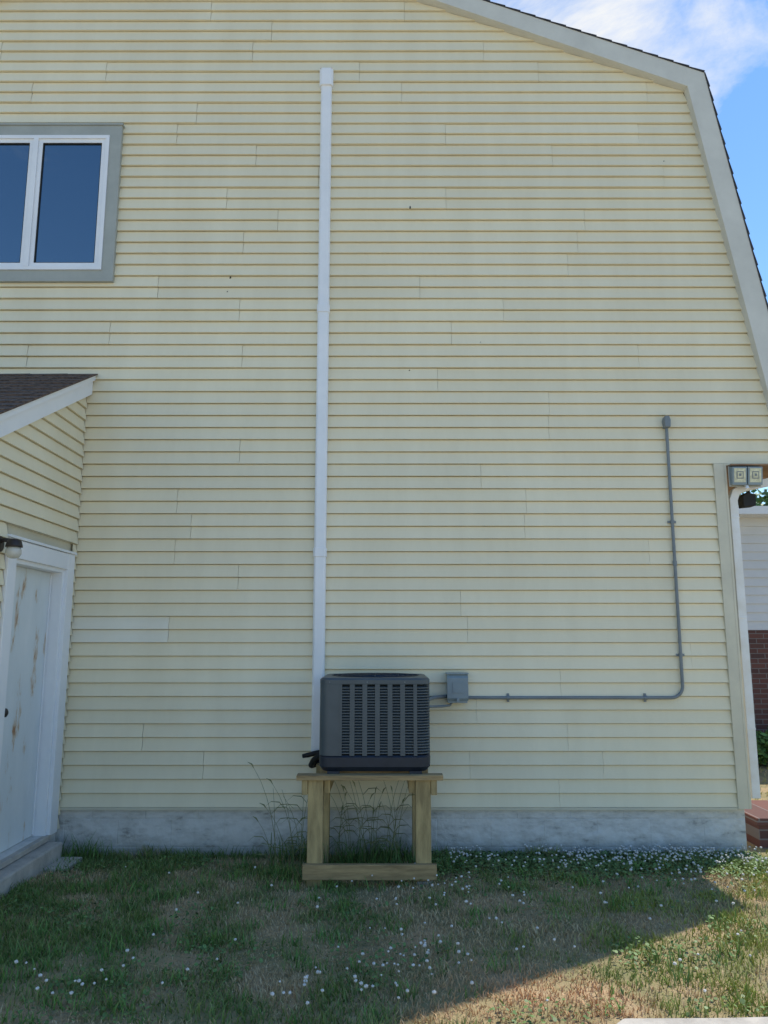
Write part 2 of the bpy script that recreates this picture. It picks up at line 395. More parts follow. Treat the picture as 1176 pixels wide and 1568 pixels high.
# tall weed stalks under / beside stand
mb=MB()
M_STALK=mat("weed_stalk",(.22,.22,.09),(.14,.17,.06),8,.8)
for i in range(34):
    bx=random.choice([random.uniform(-.85,-.5),random.uniform(-.35,.15),random.uniform(-.35,.2)]); by=random.uniform(-.4,-.08)
    H=random.uniform(.35,.76); lx=random.uniform(-.18,.18); ly=random.uniform(-.06,.06)
    if by+ly>-.04: ly=-.03
    pts=[]
    for k in range(7):
        t=k/6; pts.append((bx+lx*t*t, by+ly*t*t, H*(t-.08*t**4)))
    mb.tube(pts,[.0026*(1-.6*k/6) for k in range(7)],5)
    if random.random()<.7:
        e=Vector(pts[-1]); d=(e-Vector(pts[-2])).normalized()
        mb.tube([e,e+d*.03,e+d*.06+Vector((lx*.1,0,-.01))],[.002,.005,.001],5)
    for _ in range(2):
        k=random.randint(1,4); p=Vector(pts[k]); a=random.choice([-1,1])
        q=[p,p+Vector((a*.04,0,.045)),p+Vector((a*.10,0,.05)),p+Vector((a*.15,0,.01))]
        for j in range(3):
            w=[.003,.0045,.003,.0005]
            mb.face([q[j]+Vector((0,-w[j],0)),q[j+1]+Vector((0,-w[j+1],0)),q[j+1]+Vector((0,w[j+1],w[j+1])),q[j]+Vector((0,w[j],w[j]))])
mb.obj("tall_weed_stalks",[M_STALK])

# clover flowers + leaves
def flower_cloud():
    mb=MB(); t=(1+5**.5)/2
    iv=[Vector(v).normalized() for v in [(-1,t,0),(1,t,0),(-1,-t,0),(1,-t,0),(0,-1,t),(0,1,t),(0,-1,-t),(0,1,-t),(t,0,-1),(t,0,1),(-t,0,-1),(-t,0,1)]]
    fi=[(0,11,5),(0,5,1),(0,1,7),(0,7,10),(0,10,11),(1,5,9),(5,11,4),(11,10,2),(10,7,6),(7,1,8),(3,9,4),(3,4,2),(3,2,6),(3,6,8),(3,8,9),(4,9,5),(2,4,11),(6,2,10),(8,6,7),(9,8,1)]
    pos=[]
    while len(pos)<500:
        x_=random.uniform(.45,2.75); y_=-.06-abs(random.gauss(0,.34))
        if random.random()<min(1,.20+.45*x_) and vn(x_,y_,4,3)>.25: pos.append((x_,y_,1))
    for c in [(-.05,-2.35,.22),(.15,-2.15,.2),(.3,-1.3,.3),(.5,-1.0,.25),(-.2,-2.5,.2),(-1.3,-2.35,.25),(.4,-1.9,.3)]:
        for _ in range(17): pos.append((random.gauss(c[0],c[2]),random.gauss(c[1],c[2]*.5),0))
    for _ in range(45): pos.append((random.uniform(-2.2,2.4),random.uniform(-2.7,-.5),0))
    for _ in range(40): pos.append((random.uniform(1.2,2.8),random.uniform(-2.3,-.6),0))
    pos=[p for p in pos if not bool(in_path(np.array([p[0]]),np.array([p[1]]))[0]) and p[1]<-.03]
    for (x_,y_,w_) in pos:
        g=float(gh(x_,y_)); z=g+random.uniform(.05,.095); r=random.uniform(.0055,.0105)
        ox=random.uniform(-.01,.01); oy=random.uniform(-.01,.01)
        b=len(mb.v)
        for v in iv: mb.v.append((x_+ox+v.x*r*random.uniform(.75,1.2),y_+oy+v.y*r*random.uniform(.75,1.2),z+v.z*r*.8))
        for f in fi: mb.f.append(tuple(b+i for i in f)); mb.m.append(0); mb.t.append(.5)
        mb.face([(x_-.001,y_,g),(x_+.001,y_,g),(x_+ox+.001,y_+oy,z),(x_+ox-.001,y_+oy,z)],1)
    mb.obj("clover_flowers",[mat("clover_white",(.78,.76,.72),(.50,.46,.41),200,.8),M_STALK])
flower_cloud()
n=24000
x=np.concatenate([rng.uniform(.3,2.75,n//2),rng.uniform(-2.3,2.8,n//2)]); y=np.concatenate([-.03-np.abs(rng.normal(0,.36,n//2)),rng.uniform(-2.8,-.1,n//2)])
keep=~in_path(x,y)&((vn(x,y,3.1,3)>.65)|(np.arange(n)<n//2)); x=x[keep];y=y[keep]; n=len(x)
z=gh(x,y)+.010+.036*rng.random(n)
r=.006+.005*rng.random(n); a=rng.random(n)*6.28
tl=rng.normal(0,.35,(n,2))
P=np.zeros((n,6,3))
for k_ in range(6):
    cx=np.cos(a+k_*np.pi/3)*r; cy=np.sin(a+k_*np.pi/3)*r
    P[:,k_,0]=x+cx; P[:,k_,1]=y+cy; P[:,k_,2]=z+cx*tl[:,0]+cy*tl[:,1]
me=bpy.data.meshes.new("clover_leaves"); me.vertices.add(n*6); me.vertices.foreach_set("co",P.ravel())
me.loops.add(n*6); me.loops.foreach_set("vertex_index",np.arange(n*6,dtype=np.int32)); me.polygons.add(n)
me.polygons.foreach_set("loop_start",(np.arange(n)*6).astype(np.int32)); me.update(calc_edges=True)
C=np.ones((n,6,4)); C[:,:,:3]=(np.array([.13,.21,.065])*(.6+.7*rng.random((n,1))))[:,None,:]
at=me.color_attributes.new("Col",'FLOAT_COLOR','POINT'); at.data.foreach_set("color",C.ravel()); me.materials.append(M_GRASS)
COL.objects.link(bpy.data.objects.new("clover_leaves",me))

# ------------------------------------------------------------------ main house
house=empty("gambrel_house")
CX=-1.58; PZ=.1016; Z0=.348; ZS=2.99; K=26
def mir(x): return 2*CX-x
def inner(z):
    if z<ZS-.001: return 2.66
    if z<=6.34: return 2.642+.1716*(6.34-z)
    return 2.642-(z-6.34)/.39
def span_main(v0,v1,r):
    za=Z0+v0; zb=Z0+v1
    if r>=K: a=inner(max(za,ZS)); b=inner(zb)
    else: a=b=2.66
    if b<CX: b=CX+.001
    if a<=CX: return []
    l0,l1=(mir(a),mir(b)) if r>=K else (-5.82,-5.82)
    return [(l0,a,l1,b)]
rr=random.Random(5)
JN={}
for k in range(60):
    c=[]; u=-5.8+rr.uniform(.3,2.6)
    while u<3.2:
        c.append(u); u+=rr.uniform(1.5,3.3)
    JN[k]=(c,[rr.uniform(.1,.8) for _ in range(12)])
# seams measured on the wall (two courses per panel)
for k,l in {0:[1.32],1:[-1.37,.65,1.66],2:[-1.84,1.4],3:[.71],4:[1.36],5:[2.38],7:[.6],8:[-1.15],9:[-1.66,2.1],12:[.78],13:[-1.17],14:[1.34],15:[1.35],16:[.44],20:[-1.9,.3],21:[1.55],24:[-1.35,.53],28:[-1.64]}.items():
    JN[k]=(l,JN[k][1])
JN[6]=([-1.68,.65],[1.0,.5,.4,.5])
def jf(r):
    c,t=JN[r//2]; return c,(lambda i:t[i%len(t)])
mb=MB()
lap(mb,(0,0,Z0),(1,0,0),(0,0,1),(0,-1,0),76,PZ,span_main,.019,-.001,jf,0,.006)
mb.obj("front_siding",[M_SIDE],house)
D=9.0
mb=MB()
lap(mb,(2.72,0,Z0),(0,1,0),(0,0,1),(1,0,0),K,PZ,lambda a,b,r:[(.0,D,.0,D)],.012,.002,None)
lap(mb,(-5.88,D,Z0),(0,-1,0),(0,0,1),(-1,0,0),K,PZ,lambda a,b,r:[(0,D,0,D)],.012,.002,None)
lap(mb,(0,D,Z0),(-1,0,0),(0,0,1),(0,1,0),76,PZ,lambda a,b,r:[(-s[1],-s[0],-s[3],-s[2]) for s in span_main(a,b,r)],.012,.002,None)
mb.obj("side_and_back_siding",[M_SIDE],house)
mb=MB(); mb.box(-5.88,2.715,.012,D,-.3,Z0-.001)
mb.box(-5.86,2.70,.020,D-.02,Z0+.0,ZS+.2)
mb.obj("foundation",[M_FOUND],house)
# corner boards
mb=MB(); 
mb.box(2.655,2.735,-.028,-.001,Z0-.012,ZS-.004); mb.box(2.7375,2.755,-.026,.075,Z0-.012,ZS-.004)
mb.box(-5.95,-5.80,-.028,.07,Z0-.012,ZS-.004)
mb.box(-5.80,2.655,-.020,.008,Z0-.022,Z0-.002)
mb.box(2.757,3.21,-.024,-.001,ZS-.016,ZS-.002)
mb.obj("corner_boards",[M_TRIM],house)
# rake boards
outer=[(3.386,3.0),(2.794,6.47),(CX,8.115),(mir(2.794),6.47),(mir(3.386),3.0)]
inn=[(3.212,3.0),(2.642,6.34),(CX,7.987),(mir(2.642),6.34),(mir(3.212),3.0)]
mb=MB()
for i in range(4):
    mb.prism([inn[i],outer[i],outer[i+1],inn[i+1]],'y',-.085,-.055,0)
    mb.prism([inn[i],outer[i],outer[i+1],inn[i+1]],'y',-.054,.0,0)
mb.obj("rake_boards",[M_RAKE],house)
def off(p,q,d):
    vx,vz=q[0]-p[0],q[1]-p[1]; l=math.hypot(vx,vz); return (vz/l*d,-vx/l*d)
mb=MB()
for i in range(4):
    p,q=outer[i],outer[i+1]; ox,oz=off(p,q,.005)
    mb.prism([p,(p[0]+ox,p[1]+oz),(q[0]+ox,q[1]+oz),q],'y',-.090,D+.1,0)
    vx,vz=q[0]-p[0],q[1]-p[1]; l=math.hypot(vx,vz)
    up=i<2
    a=p if up else q; b=q if up else p
    Vd=Vector((b[0]-a[0],0,b[1]-a[1])).normalized(); Nn=Vector((ox,0,oz)).normalized()
    O=Vector((a[0]+ox,-.094,a[1]+oz)); 
    U=Vector((0,1,0)); nr=int(l/.14)
    lap(mb,O,U,Vd,Nn,nr,l/nr,(lambda A,B,r,l=l:[(0,D+.2,0,D+.2)]),.012,.001,None)
mb.obj("roof_shingles",[M_SHINGD],house)
mb=MB()
mb.box(2.77,3.386,.0,D,ZS-.012,ZS+.006,0); mb.box(mir(3.386),-5.9,0,D,ZS-.012,ZS+.006,0)
mb.box(2.7695,3.386,-.085,-.0255,ZS-.03,ZS-.018,0)
mb.obj("soffit",[M_SOFF],house)
mb=MB()
gp=[(3.39,3.10),(3.39,2.99),(3.43,2.99),(3.46,3.05),(3.46,3.10),(3.452,3.10),(3.45,3.055),(3.425,3.0),(3.40,3.0),(3.40,3.10)]
mb.prism(gp,'y',-.05,D,0)
mb.obj("eave_gutter",[M_WHITE],house)
mb=MB(); mb.prism([(3.2,3.02),(2.63,6.33),(CX,7.96),(mir(2.63),6.33),(mir(3.2),3.02)],'y',.021,D-.021)
mb.obj("upper_wall_core",[M_TRIM],house)
mb=MB()
for (xx,zz,w_,h_) in ((.223,5.23,.014,.03),(-1.295,4.60,.014,.025),(-1.315,4.47,.01,.012),(.21,3.78,.01,.012),(2.42,5.67,.01,.01),(.80,4.02,.008,.006)):
    r_=int((zz-Z0)/PZ); fz=(zz-Z0)/PZ-r_; yf=-(.019+(-.001-.019)*fz)-.0045
    mb.face([(xx-w_/2,yf,zz-h_/2),(xx+w_/2,yf-.001,zz-h_/3),(xx+w_/3,yf+.001,zz+h_/2),(xx-w_/3,yf+.001,zz+h_/3)],0)
mb.obj("wall_chips",[M_DARK],house)

# window
win=MB()
xa,xb,za,zb=-3.73,-2.27,4.545,5.985
t=.098
def mitre(mb,xa,xb,za,zb,t,y0,y1,m):
    xi0,xi1,zi0,zi1=xa+t,xb-t,za+t,zb-t
    for poly in ([(xa,za),(xb,za),(xi1,zi0),(xi0,zi0)],[(xb,za),(xb,zb),(xi1,zi1),(xi1,zi0)],[(xb,zb),(xa,zb),(xi0,zi1),(xi1,zi1)],[(xa,zb),(xa,za),(xi0,zi0),(xi0,zi1)]):
        mb.prism(poly,'y',y0,y1,m)
mitre(win,xa,xb,za,zb,t,-.05,.0,0)
fx0,fx1,fz0,fz1=xa+t,xb-t,za+t,zb-t
mitre(win,fx0+.001,fx1-.001,fz0+.001,fz1-.001,.03,-.062,-.024,1)
mid=(fx0+fx1)/2
win.box(mid-.02,mid+.02,-.064,-.024,fz0+.03,fz1-.03,1)
for a,b in ((fx0+.031,mid-.021),(mid+.021,fx1-.031)):
    mitre(win,a,b,fz0+.031,fz1-.031,.035,-.05,-.024,1)
    mitre(win,a+.036,b-.036,fz0+.067,fz1-.067,.006,-.046,-.034,3)
    win.box(a+.034,b-.034,-.033,-.0275,fz0+.065,fz1-.065,2)
win.box(xa-.01,xb+.01,-.06,0,zb+.001,zb+.018,0)
win.obj("upper_window",[M_CASE,M_WHITE,M_GLASS,M_DARK],house)

# ------------------------------------------------------------------ annex
AX=-2.44; SL=.525; AZ=3.74; AY=2.35; AW=-5.85
annex=MB()
dy0,dy1,dz0,dz1=.24,1.02,.19,2.09
def an_span(v0,v1,r):
    z0=.20+v0; z1=.20+v1
    def mx(z): return max(0.001,min(AY-.15,(AZ-.15-z)/SL))
    if z0>=AZ-.16: return []
    if z0<2.235:
        return [(0.02,.085,0.02,.085),(1.155,mx(z0),1.155,mx(z1))]
    if mx(z0)<.03: return []
    return [(0.02,mx(z0),0.02,max(.021,mx(z1)))]
rj=random.Random(3)
AJ=[rj.uniform(.3,.7) for _ in range(60)]
lap(annex,(AX,0,.20),(0,-1,0),(0,0,1),(1,0,0),35,PZ,an_span,.019,-.001,lambda r:([],lambda i:AJ[r]),0,.006)
lap(annex,(AX,-(AY-.15),.20),(-1,0,0),(0,0,1),(0,-1,0),22,PZ,lambda a,b,r:[(0,3.4,0,3.4)],.015,.002,None)
annex.obj("annex_siding",[M_SIDE],house)
mb=MB()
mb.prism([(-.021,.2),(-.235,.2),(-.235,2.12),(-1.025,2.12),(-1.025,.2),(-AY+.16,.2),(-AY+.16,AZ-.2-SL*(AY-.16)),(-.021,AZ-.2)],'x',AX-.12,AX-.018,0)
mb.obj("annex_wall_core",[M_TRIM],house)
mb=MB(); mb.prism([(-.022,-.2),(-AY+.165,-.2),(-AY+.165,.197),(-.022,.197)],'x',AW,AX-.01)
mb.obj("annex_foundation",[M_FOUND],house)
mb=MB()
mb.prism([(-.021,AZ),(-.021,AZ-.17),(-AY,AZ-.17-SL*AY),(-AY,AZ-SL*AY)],'x',AX+.021,AX+.05,0)
mb.prism([(-.021,AZ+.002),(-.021,AZ-.05),(-AY-.01,AZ-.05-SL*(AY+.01)),(-AY-.01,AZ+.002-SL*(AY+.01))],'x',AX+.052,AX+.07,0)
mb.obj("annex_rake_trim",[M_WHITE],house)
mb=MB()
c=1/math.hypot(1,SL); Vd=Vector((0,c,SL*c)); Nn=Vector((0,-SL*c,c))
L_=AY*math.hypot(1,SL)+.02
O=Vector((AX+.085,-AY-.03,AZ-SL*(AY+.03)+.012))
rows=int(L_/.135)+1
pr=L_/rows
def jr(r):
    off_=(r%2)*.15; return ([k_*.31+off_ for k_ in range(1,12)], (lambda i:.5))
lap(mb,O+Vector((-3.5,0,0)),(1,0,0),Vd,Nn,rows,pr,lambda a,b,r:[(0,3.5,0,3.5)],.010,.002,jr)
mb.prism([(-.005,AZ+.004),(-.005,AZ+.012),(-AY-.03,AZ+.012-SL*(AY+.03)),(-AY-.03,AZ+.004-SL*(AY+.03))],'x',AW,AX+.083,0)
mb.obj("annex_roof",[M_SHING],house)
# door
mb=MB()
dx=AX-.085
mb.box(dx-.04,dx,-dy1+.004,-dy0-.004,dz0+.01,dz1-.004,0)
mb.box(AX-.11,AX+.004,-dy0-.003,-dy0+.03,dz0,dz1+.03,1)
mb.box(AX-.11,AX+.004,-dy1-.03,-dy1+.003,dz0,dz1+.03,1)
mb.box(AX-.11,AX+.004,-dy1,-dy0,dz1-.003,dz1+.028,1)
mb.box(AX-.002,AX+.028,-.215,-.09,dz0,dz1+.148,1)
mb.box(AX-.002,AX+.028,-1.15,-1.035,dz0,dz1+.148,1)
mb.box(AX-.002,AX+.0265,-1.035,-.215,dz1+.026,dz1+.146,1)
mb.box(AX-.002,AX+.038,-1.165,-.075,dz1+.15,dz1+.168,1)
mb.box(dx-.02,AX+.03,-1.06,-.20,dz0-.03,dz0+.006,2)
mb.box(dx+.0,dx+.012,-.262,-.25,dz0+.02,dz1-.02,1)
mb.obj("annex_door",[M_DOOR,M_WHITE,M_CONC],house,bevel=.003)
mb=MB(); mb.tube([(dx,-.96,1.12),(dx+.05,-.96,1.12)],[.012,.012],10); mb.tube([(dx+.05,-.96,1.12),(dx+.06,-.96,1.12),(dx+.085,-.96,1.12),(dx+.095,-.96,1.12)],[.014,.028,.028,.012],12)
mb.obj("door_knob",[M_BRONZE],house,smooth=True)
mb=MB(); mb.box(AX-.05,AX+.13,-1.6,-.22,-.1,.155); mb.obj("concrete_step",[M_CONC],None,bevel=.012)
mb=MB(); mb.box(-2.43,-2.16,-.52,-.22,-.05,.052); mb.obj("paving_stone",[M_CONC],None,bevel=.01)

# wall lamp
mb=MB()
lx,ly,lz=-2.325,-1.27,2.16
def ring(cx,cy,z,r,n=20): return [(cx+r*math.cos(2*math.pi*k/n),cy+r*math.sin(2*math.pi*k/n),z) for k in range(n)]
mb.loft([ring(lx,ly,lz+.05,.02),ring(lx,ly,lz+.045,.04),ring(lx,ly,lz+.01,.05),ring(lx,ly,lz-.0,.052)],0)
mb.tube([(AX+.012,ly,lz+.03),(AX+.05,ly,lz+.045),(lx,ly,lz+.04)],.013,8,0)
mb.tube([(AX+.014,ly,lz+.02),(AX+.03,ly,lz+.02)],.05,16,0)
mb.loft([ring(lx,ly,lz-.001,.038),ring(lx,ly,lz-.02,.046),ring(lx,ly,lz-.045,.046),ring(lx,ly,lz-.065,.034),ring(lx,ly,lz-.072,.015)],1)
mb.obj("porch_lamp",[M_BRONZE,M_LAMPG],None,smooth=True)

# ------------------------------------------------------------------ line set cover
mb=MB()
def chan(x0,x1,z0,z1,d,b):
    poly=[(x0,-.0),(x0,-d+b),(x0+b,-d),(x1-b,-d),(x1,-d+b),(x1,-.0)]
    mb.prism(poly,'z',z0,z1,0)
lc=-.504; hw=.047
chan(lc-hw,lc+hw,.725,2.255,.068,.014); chan(lc-hw,lc+hw,2.262,4.295,.068,.014); chan(lc-hw,lc+hw,4.302,6.40,.068,.014)
for zc in (2.265,4.30):
    chan(lc-hw-.006,lc+hw+.006,zc-.035,zc+.035,.075,.016)
chan(lc-hw-.012,lc+hw+.012,6.36,6.52,.085,.02)
mb.prism([(-.0,6.52),(-.085,6.52),(-.06,6.535),(0,6.55)],'x',lc-hw-.012,lc+hw+.012)
mb.obj("line_set_cover",[M_WHITE],None,bevel=.003)
mb=MB()
mb.tube([(-.50,-.035,.80),(-.50,-.035,.70),(-.51,-.05,.66),(-.54,-.09,.66),(-.54,-.14,.67),(-.52,-.2,.71),(-.47,-.24,.755),(-.40,-.26,.775)],.021,10)
mb.tube([(-.475,-.03,.80),(-.47,-.04,.69),(-.50,-.08,.67),(-.52,-.15,.70),(-.50,-.22,.76),(-.40,-.26,.80)],.008,8)
mb.tube([(-.60,-.2,.742),(-.56,-.2,.75),(-.50,-.2,.765),(-.41,-.2,.78)],[.014,.018,.018,.018],10)
mb.obj("refrigerant_line",[M_BLACK],None,smooth=True)

# ------------------------------------------------------------------ conduit & box
cond=empty("electrical_conduit")
mb=MB()
cxx=2.29; yy=-.036
arc=[(cxx-.09+.09*math.cos(a),yy,1.239-.09*math.sin(a)) for a in [i*math.pi/16 for i in range(9)]]
mb.tube([(cxx,yy,3.30)]+arc+[(.62,yy,1.149)],.0125,10)
for zc in (2.51,1.47): mb.tube([(cxx,yy,zc-.012),(cxx,yy,zc+.012)],.0165,10)
mb.tube([(cxx,yy,2.16),(cxx,yy,2.2)],.0165,10)
for xc in (2.0,.95): mb.tube([(xc-.012,yy,1.149),(xc+.012,yy,1.149)],.0165,10)
for zc in (2.51,1.47): mb.box(cxx-.032,cxx+.032,-.028,-.018,zc-.009,zc+.009)
for xc in (2.0,.95): mb.box(xc-.009,xc+.009,-.028,-.018,1.117,1.181)
mb.obj("conduit_pipe",[M_GREY],cond,smooth=False)
mb=MB(); mb.prism([(cxx-.022,3.28),(cxx+.022,3.28),(cxx+.026,3.34),(cxx+.016,3.375),(cxx-.016,3.375),(cxx-.026,3.34)],'y',-.075,-.005)
mb.obj("conduit_head",[M_GREY],cond,bevel=.006)
disc=empty("disconnect_box")
mb=MB(); mb.box(.485,.632,-.095,-.012,1.115,1.325,0)
mb.prism([(-.096,1.328),(-.112,1.30),(-.112,1.15),(-.100,1.13),(-.0965,1.13),(-.0965,1.328)],'x',.479,.638,0)
mb.box(.475,.642,-.114,-.012,1.3285,1.338,0)
mb.box(.52,.60,-.1155,-.1125,1.19,1.27,0)
mb.box(.548,.568,-.122,-.1125,1.125,1.15,0)
mb.obj("enclosure",[M_GBOX],disc,bevel=.004)
mb=MB()
mb.tube([(.49,-.05,1.16),(.44,-.055,1.158),(.38,-.10,1.155),(.33,-.2,1.15),(.29,-.25,1.15)],.014,10)
mb.tube([(.52,-.06,1.12),(.50,-.07,1.095),(.44,-.10,1.09),(.36,-.18,1.095),(.29,-.25,1.10)],.009,8)
mb.obj("whip_conduit",[M_GREY],disc,smooth=True)

# ------------------------------------------------------------------ AC condenser
ac=empty("air_conditioner_condenser")
ax,ay=-.0615,-.49; hx,hy=.3635,.345
def rrect(hx,hy,r,z,n=7,cx=ax,cy=ay):
    pts=[]
    for (sx,sy,a0) in ((1,-1,-90),(1,1,0),(-1,1,90),(-1,-1,180)):
        for k in range(n+1):
            a=math.radians(a0+90*k/n)
            pts.append((cx+sx*(hx-r)+r*math.cos(a),cy+sy*(hy-r)+r*math.sin(a),z))
    return pts
zb_,zt_=.735,1.336
mb=MB()
mb.loft([rrect(hx-.02,hy-.02,.06,zb_),rrect(hx+.004,hy+.004,.075,zb_+.03),rrect(hx+.006,hy+.006,.075,zb_+.09),rrect(hx-.006,hy-.006,.07,zb_+.103)],0)
for sx in (-1,1):
    for sy in (-1,1):
        mb.box(ax+sx*.27-.04,ax+sx*.27+.04,ay+sy*.305-.04,ay+sy*.305+.04,zb_-.0135,zb_+.002,0)
mb.obj("base_pan",[M_ACB],ac)
mb=MB(); mb.loft([rrect(hx-.03,hy-.03,.06,zb_+.09),rrect(hx-.03,hy-.03,.06,zt_-.045)],0); mb.obj("condenser_coil",[M_ACD],ac)
mb=MB()
z=zb_+.112
zs_=[]
while z<zt_-.062:
    zs_.append(z); z+=.0182
for z in zs_:
    A=rrect(hx,hy,.07,z); B=rrect(hx,hy,.07,z+.0065); C_=rrect(hx-.022,hy-.022,.05,z+.014); 
    mb.loft([C_,A,B],0,False,False)
    mb.loft([B,rrect(hx-.022,hy-.022,.05,z+.017)],0,False,False)
mb.obj("louvers",[M_AC],ac)
mb=MB()
z0c,z1c=zb_+.100,zt_-.04
y0=ay-hy
rb=ax-hx+.125
for i in range(7):
    xx=rb+.006+i*.0835
    w=.016 if i<6 else .012
    if xx+w<ax+hx-.06: mb.box(xx-w,xx+w,y0-.004,y0+.012,z0c,z1c,0)
for i in range(6):
    yy2=ay-hy+.09+i*.1
    mb.box(ax+hx-.012,ax+hx+.004,yy2-.012,yy2+.012,z0c,z1c,0); mb.box(ax-hx-.004,ax-hx+.012,yy2-.012,yy2+.012,z0c,z1c,0)
    mb.box(ax-.3+i*.12-.012,ax-.3+i*.12+.012,ay+hy-.012,ay+hy+.004,z0c,z1c,0)
r=.07
sec=[(ax-hx+.13,ay-hy-.005),(ax-hx+r,ay-hy-.005)]+[(ax-hx+r-(r+.005)*math.sin(a),ay-hy+r-(r+.005)*math.cos(a)) for a in [math.pi/2*k/8 for k in range(1,9)]]+[(ax-hx-.005,ay-hy+.2)]
for i in range(len(sec)-1):
    p,q=sec[i],sec[i+1]
    mb.face([(p[0],p[1],z0c),(q[0],q[1],z0c),(q[0],q[1],z1c),(p[0],p[1],z1c)],0)
p=sec[0]; mb.face([(p[0],p[1],z0c),(p[0],p[1],z1c),(p[0],p[1]+.02,z1c),(p[0],p[1]+.02,z0c)],0)
mb.box(ax-hx+.127,ax-hx+.131,ay-hy-.0065,ay-hy-.001,z0c,z1c,0)
mb.loft([rrect(hx+.002,hy+.002,.072,zt_-.045),rrect(hx+.006,hy+.006,.075,zt_-.04),rrect(hx+.006,hy+.006,.075,zt_-.014),rrect(hx-.004,hy-.004,.07,zt_-.003),rrect(hx-.02,hy-.02,.06,zt_)],0)
mb.obj("cabinet",[M_AC],ac)
mb=MB()
for k in range(1,9):
    R=.03+.034*k; zz=zt_+.004
    mb.tube([(ax+R*math.cos(a),ay+R*math.sin(a),zz) for a in [2*math.pi*j/36 for j in range(37)]],.0025,5,0,False)
for j in range(12):
    a=2*math.pi*j/12; mb.tube([(ax+.05*math.cos(a),ay+.05*math.sin(a),zt_+.006),(ax+.31*math.cos(a),ay+.31*math.sin(a),zt_+.004)],.0025,5)
mb.obj("fan_guard",[M_ACB],ac)
mb=MB()
for zc in (zt_-.028,):
    for xx in (-.3,-.05,.2): mb.tube([(ax+xx,ay-hy-.004,zc),(ax+xx,ay-hy-.010,zc)],.004,8)
mb.obj("screws",[M_GREY],ac)

# ------------------------------------------------------------------ wooden stand
st=empty("wooden_stand")
def wb(name,x0,x1,y0,y1,z0,z1,m): 
    b=MB(); b.box(x0,x1,y0,y1,z0,z1,0); return b.obj(name,[m],st,bevel=.003)
fy=-.865
gz=.05
for (a,b) in ((-.493,-.395),(.205,.303)):
    wb("leg",a,b,fy,fy+.095,gz-.04,.689,M_WOOD); wb("leg",a,b,-.26,-.165,gz-.05,.689,M_WOOD)
wb("front_skirt",-.517,.334,fy-.04,fy-.0015,.088,.180,M_WOODH)
for x0 in (-.5325,.3045):
    wb("cleat",x0,x0+.038,fy-.012,fy+.105,.597,.688,M_WOOD)
for x0 in (-.390,.162): wb("side_beam",x0,x0+.038,fy+.04,-.13,.600,.688,M_WOOD)
wb("deck_plank",-.566,.383,fy-.030,fy+.062,.6895,.7215,M_WOODH)
wb("deck_plank",-.425,.300,-.62,-.48,.6895,.7215,M_WOODH)
wb("deck_plank",-.425,.300,-.27,-.13,.6895,.7215,M_WOODH)
wb("footing_block",.21,.31,fy-.01,fy+.09,-.02,.072,M_CONC)

# ------------------------------------------------------------------ downspout and flood light
mb=MB()
def rect_path(mb,pts,w,d):
    loops=[]
    for p in pts:
        x_,y_,z_,ang=p
        c_,s_=math.cos(ang),math.sin(ang)
        L=[]
        for (u,v) in ((-w,-d),(w,-d),(w,d),(-w,d)):
            L.append((x_+u*c_,y_+v,z_-u*s_))
        loops.append(L)
    mb.loft(loops,0)
dxs=2.820; dyy=.050
rect_path(mb,[(dxs,dyy,.40,0),(dxs,dyy,2.62,0),(dxs,dyy,2.70,.15),(dxs+.025,dyy,2.765,.7),(dxs+.08,dyy,2.80,1.15),(dxs+.35,dyy,2.86,1.15),(dxs+.48,dyy,2.90,.9),(dxs+.58,dyy,2.96,.2),(dxs+.59,dyy,3.0,0)],.033,.026)
for zz in (2.55,1.75,.9): mb.box(dxs-.0345,dxs+.0345,dyy-.0275,dyy+.0275,zz,zz+.02)
mb.obj("downspout",[M_DSP],None,bevel=.004)
fl=empty("flood_light")
mb=MB()
mb.box(2.765,3.02,-.036,-.026,2.795,2.965,0)
for xa_,xb_ in ((2.772,2.889),(2.896,3.013)):
    mb.prism([(-.038,2.812),(-.078,2.80),(-.100,2.945),(-.038,2.958)],'x',xa_,xb_,1)
mb.obj("flood_body",[M_CASE,M_GBOX],fl,bevel=.008)
mb=MB()
def ff(z): return -(.078+(z-2.80)*.1517)-.0015
def panel(x0,x1,z0,z1,o,m): mb.face([(x0,ff(z0)-o,z0),(x1,ff(z0)-o,z0),(x1,ff(z1)-o,z1),(x0,ff(z1)-o,z1)],m)
for xc in (2.8305,2.9545):
    panel(xc-.046,xc+.046,2.822,2.932,0,0)
    panel(xc-.028,xc+.028,2.850,2.908,.0015,1); panel(xc-.021,xc+.021,2.857,2.901,.003,0); panel(xc-.009,xc+.009,2.870,2.890,.0045,1)
mb.tube([(2.893,-.036,2.81),(2.893,-.06,2.79),(2.893,-.07,2.77)],.014,8,2)
mb.box(2.84,2.95,-.034,-.024,2.955,2.972,2)
mb.obj("flood_lens",[M_PANEL,M_GREY,M_WHITE],fl)
mb=MB(); mb.prism([(2.93,2.655),(3.03,2.665),(3.035,2.76),(2.96,2.775),(2.925,2.74)],'y',.09,.19); mb.tube([(3.0,.14,2.76),(3.0,.14,2.98)],.012,8)
mb.obj("security_camera",[M_BLACK],None,bevel=.008)

# ------------------------------------------------------------------ brick step at right
mb=MB(); mb.box(2.90,4.0,.20,.85,-.1,.17,0); mb.box(2.88,4.02,.18,.87,.1705,.225,0); mb.obj("brick_step",[M_BRICK],None,bevel=.004)

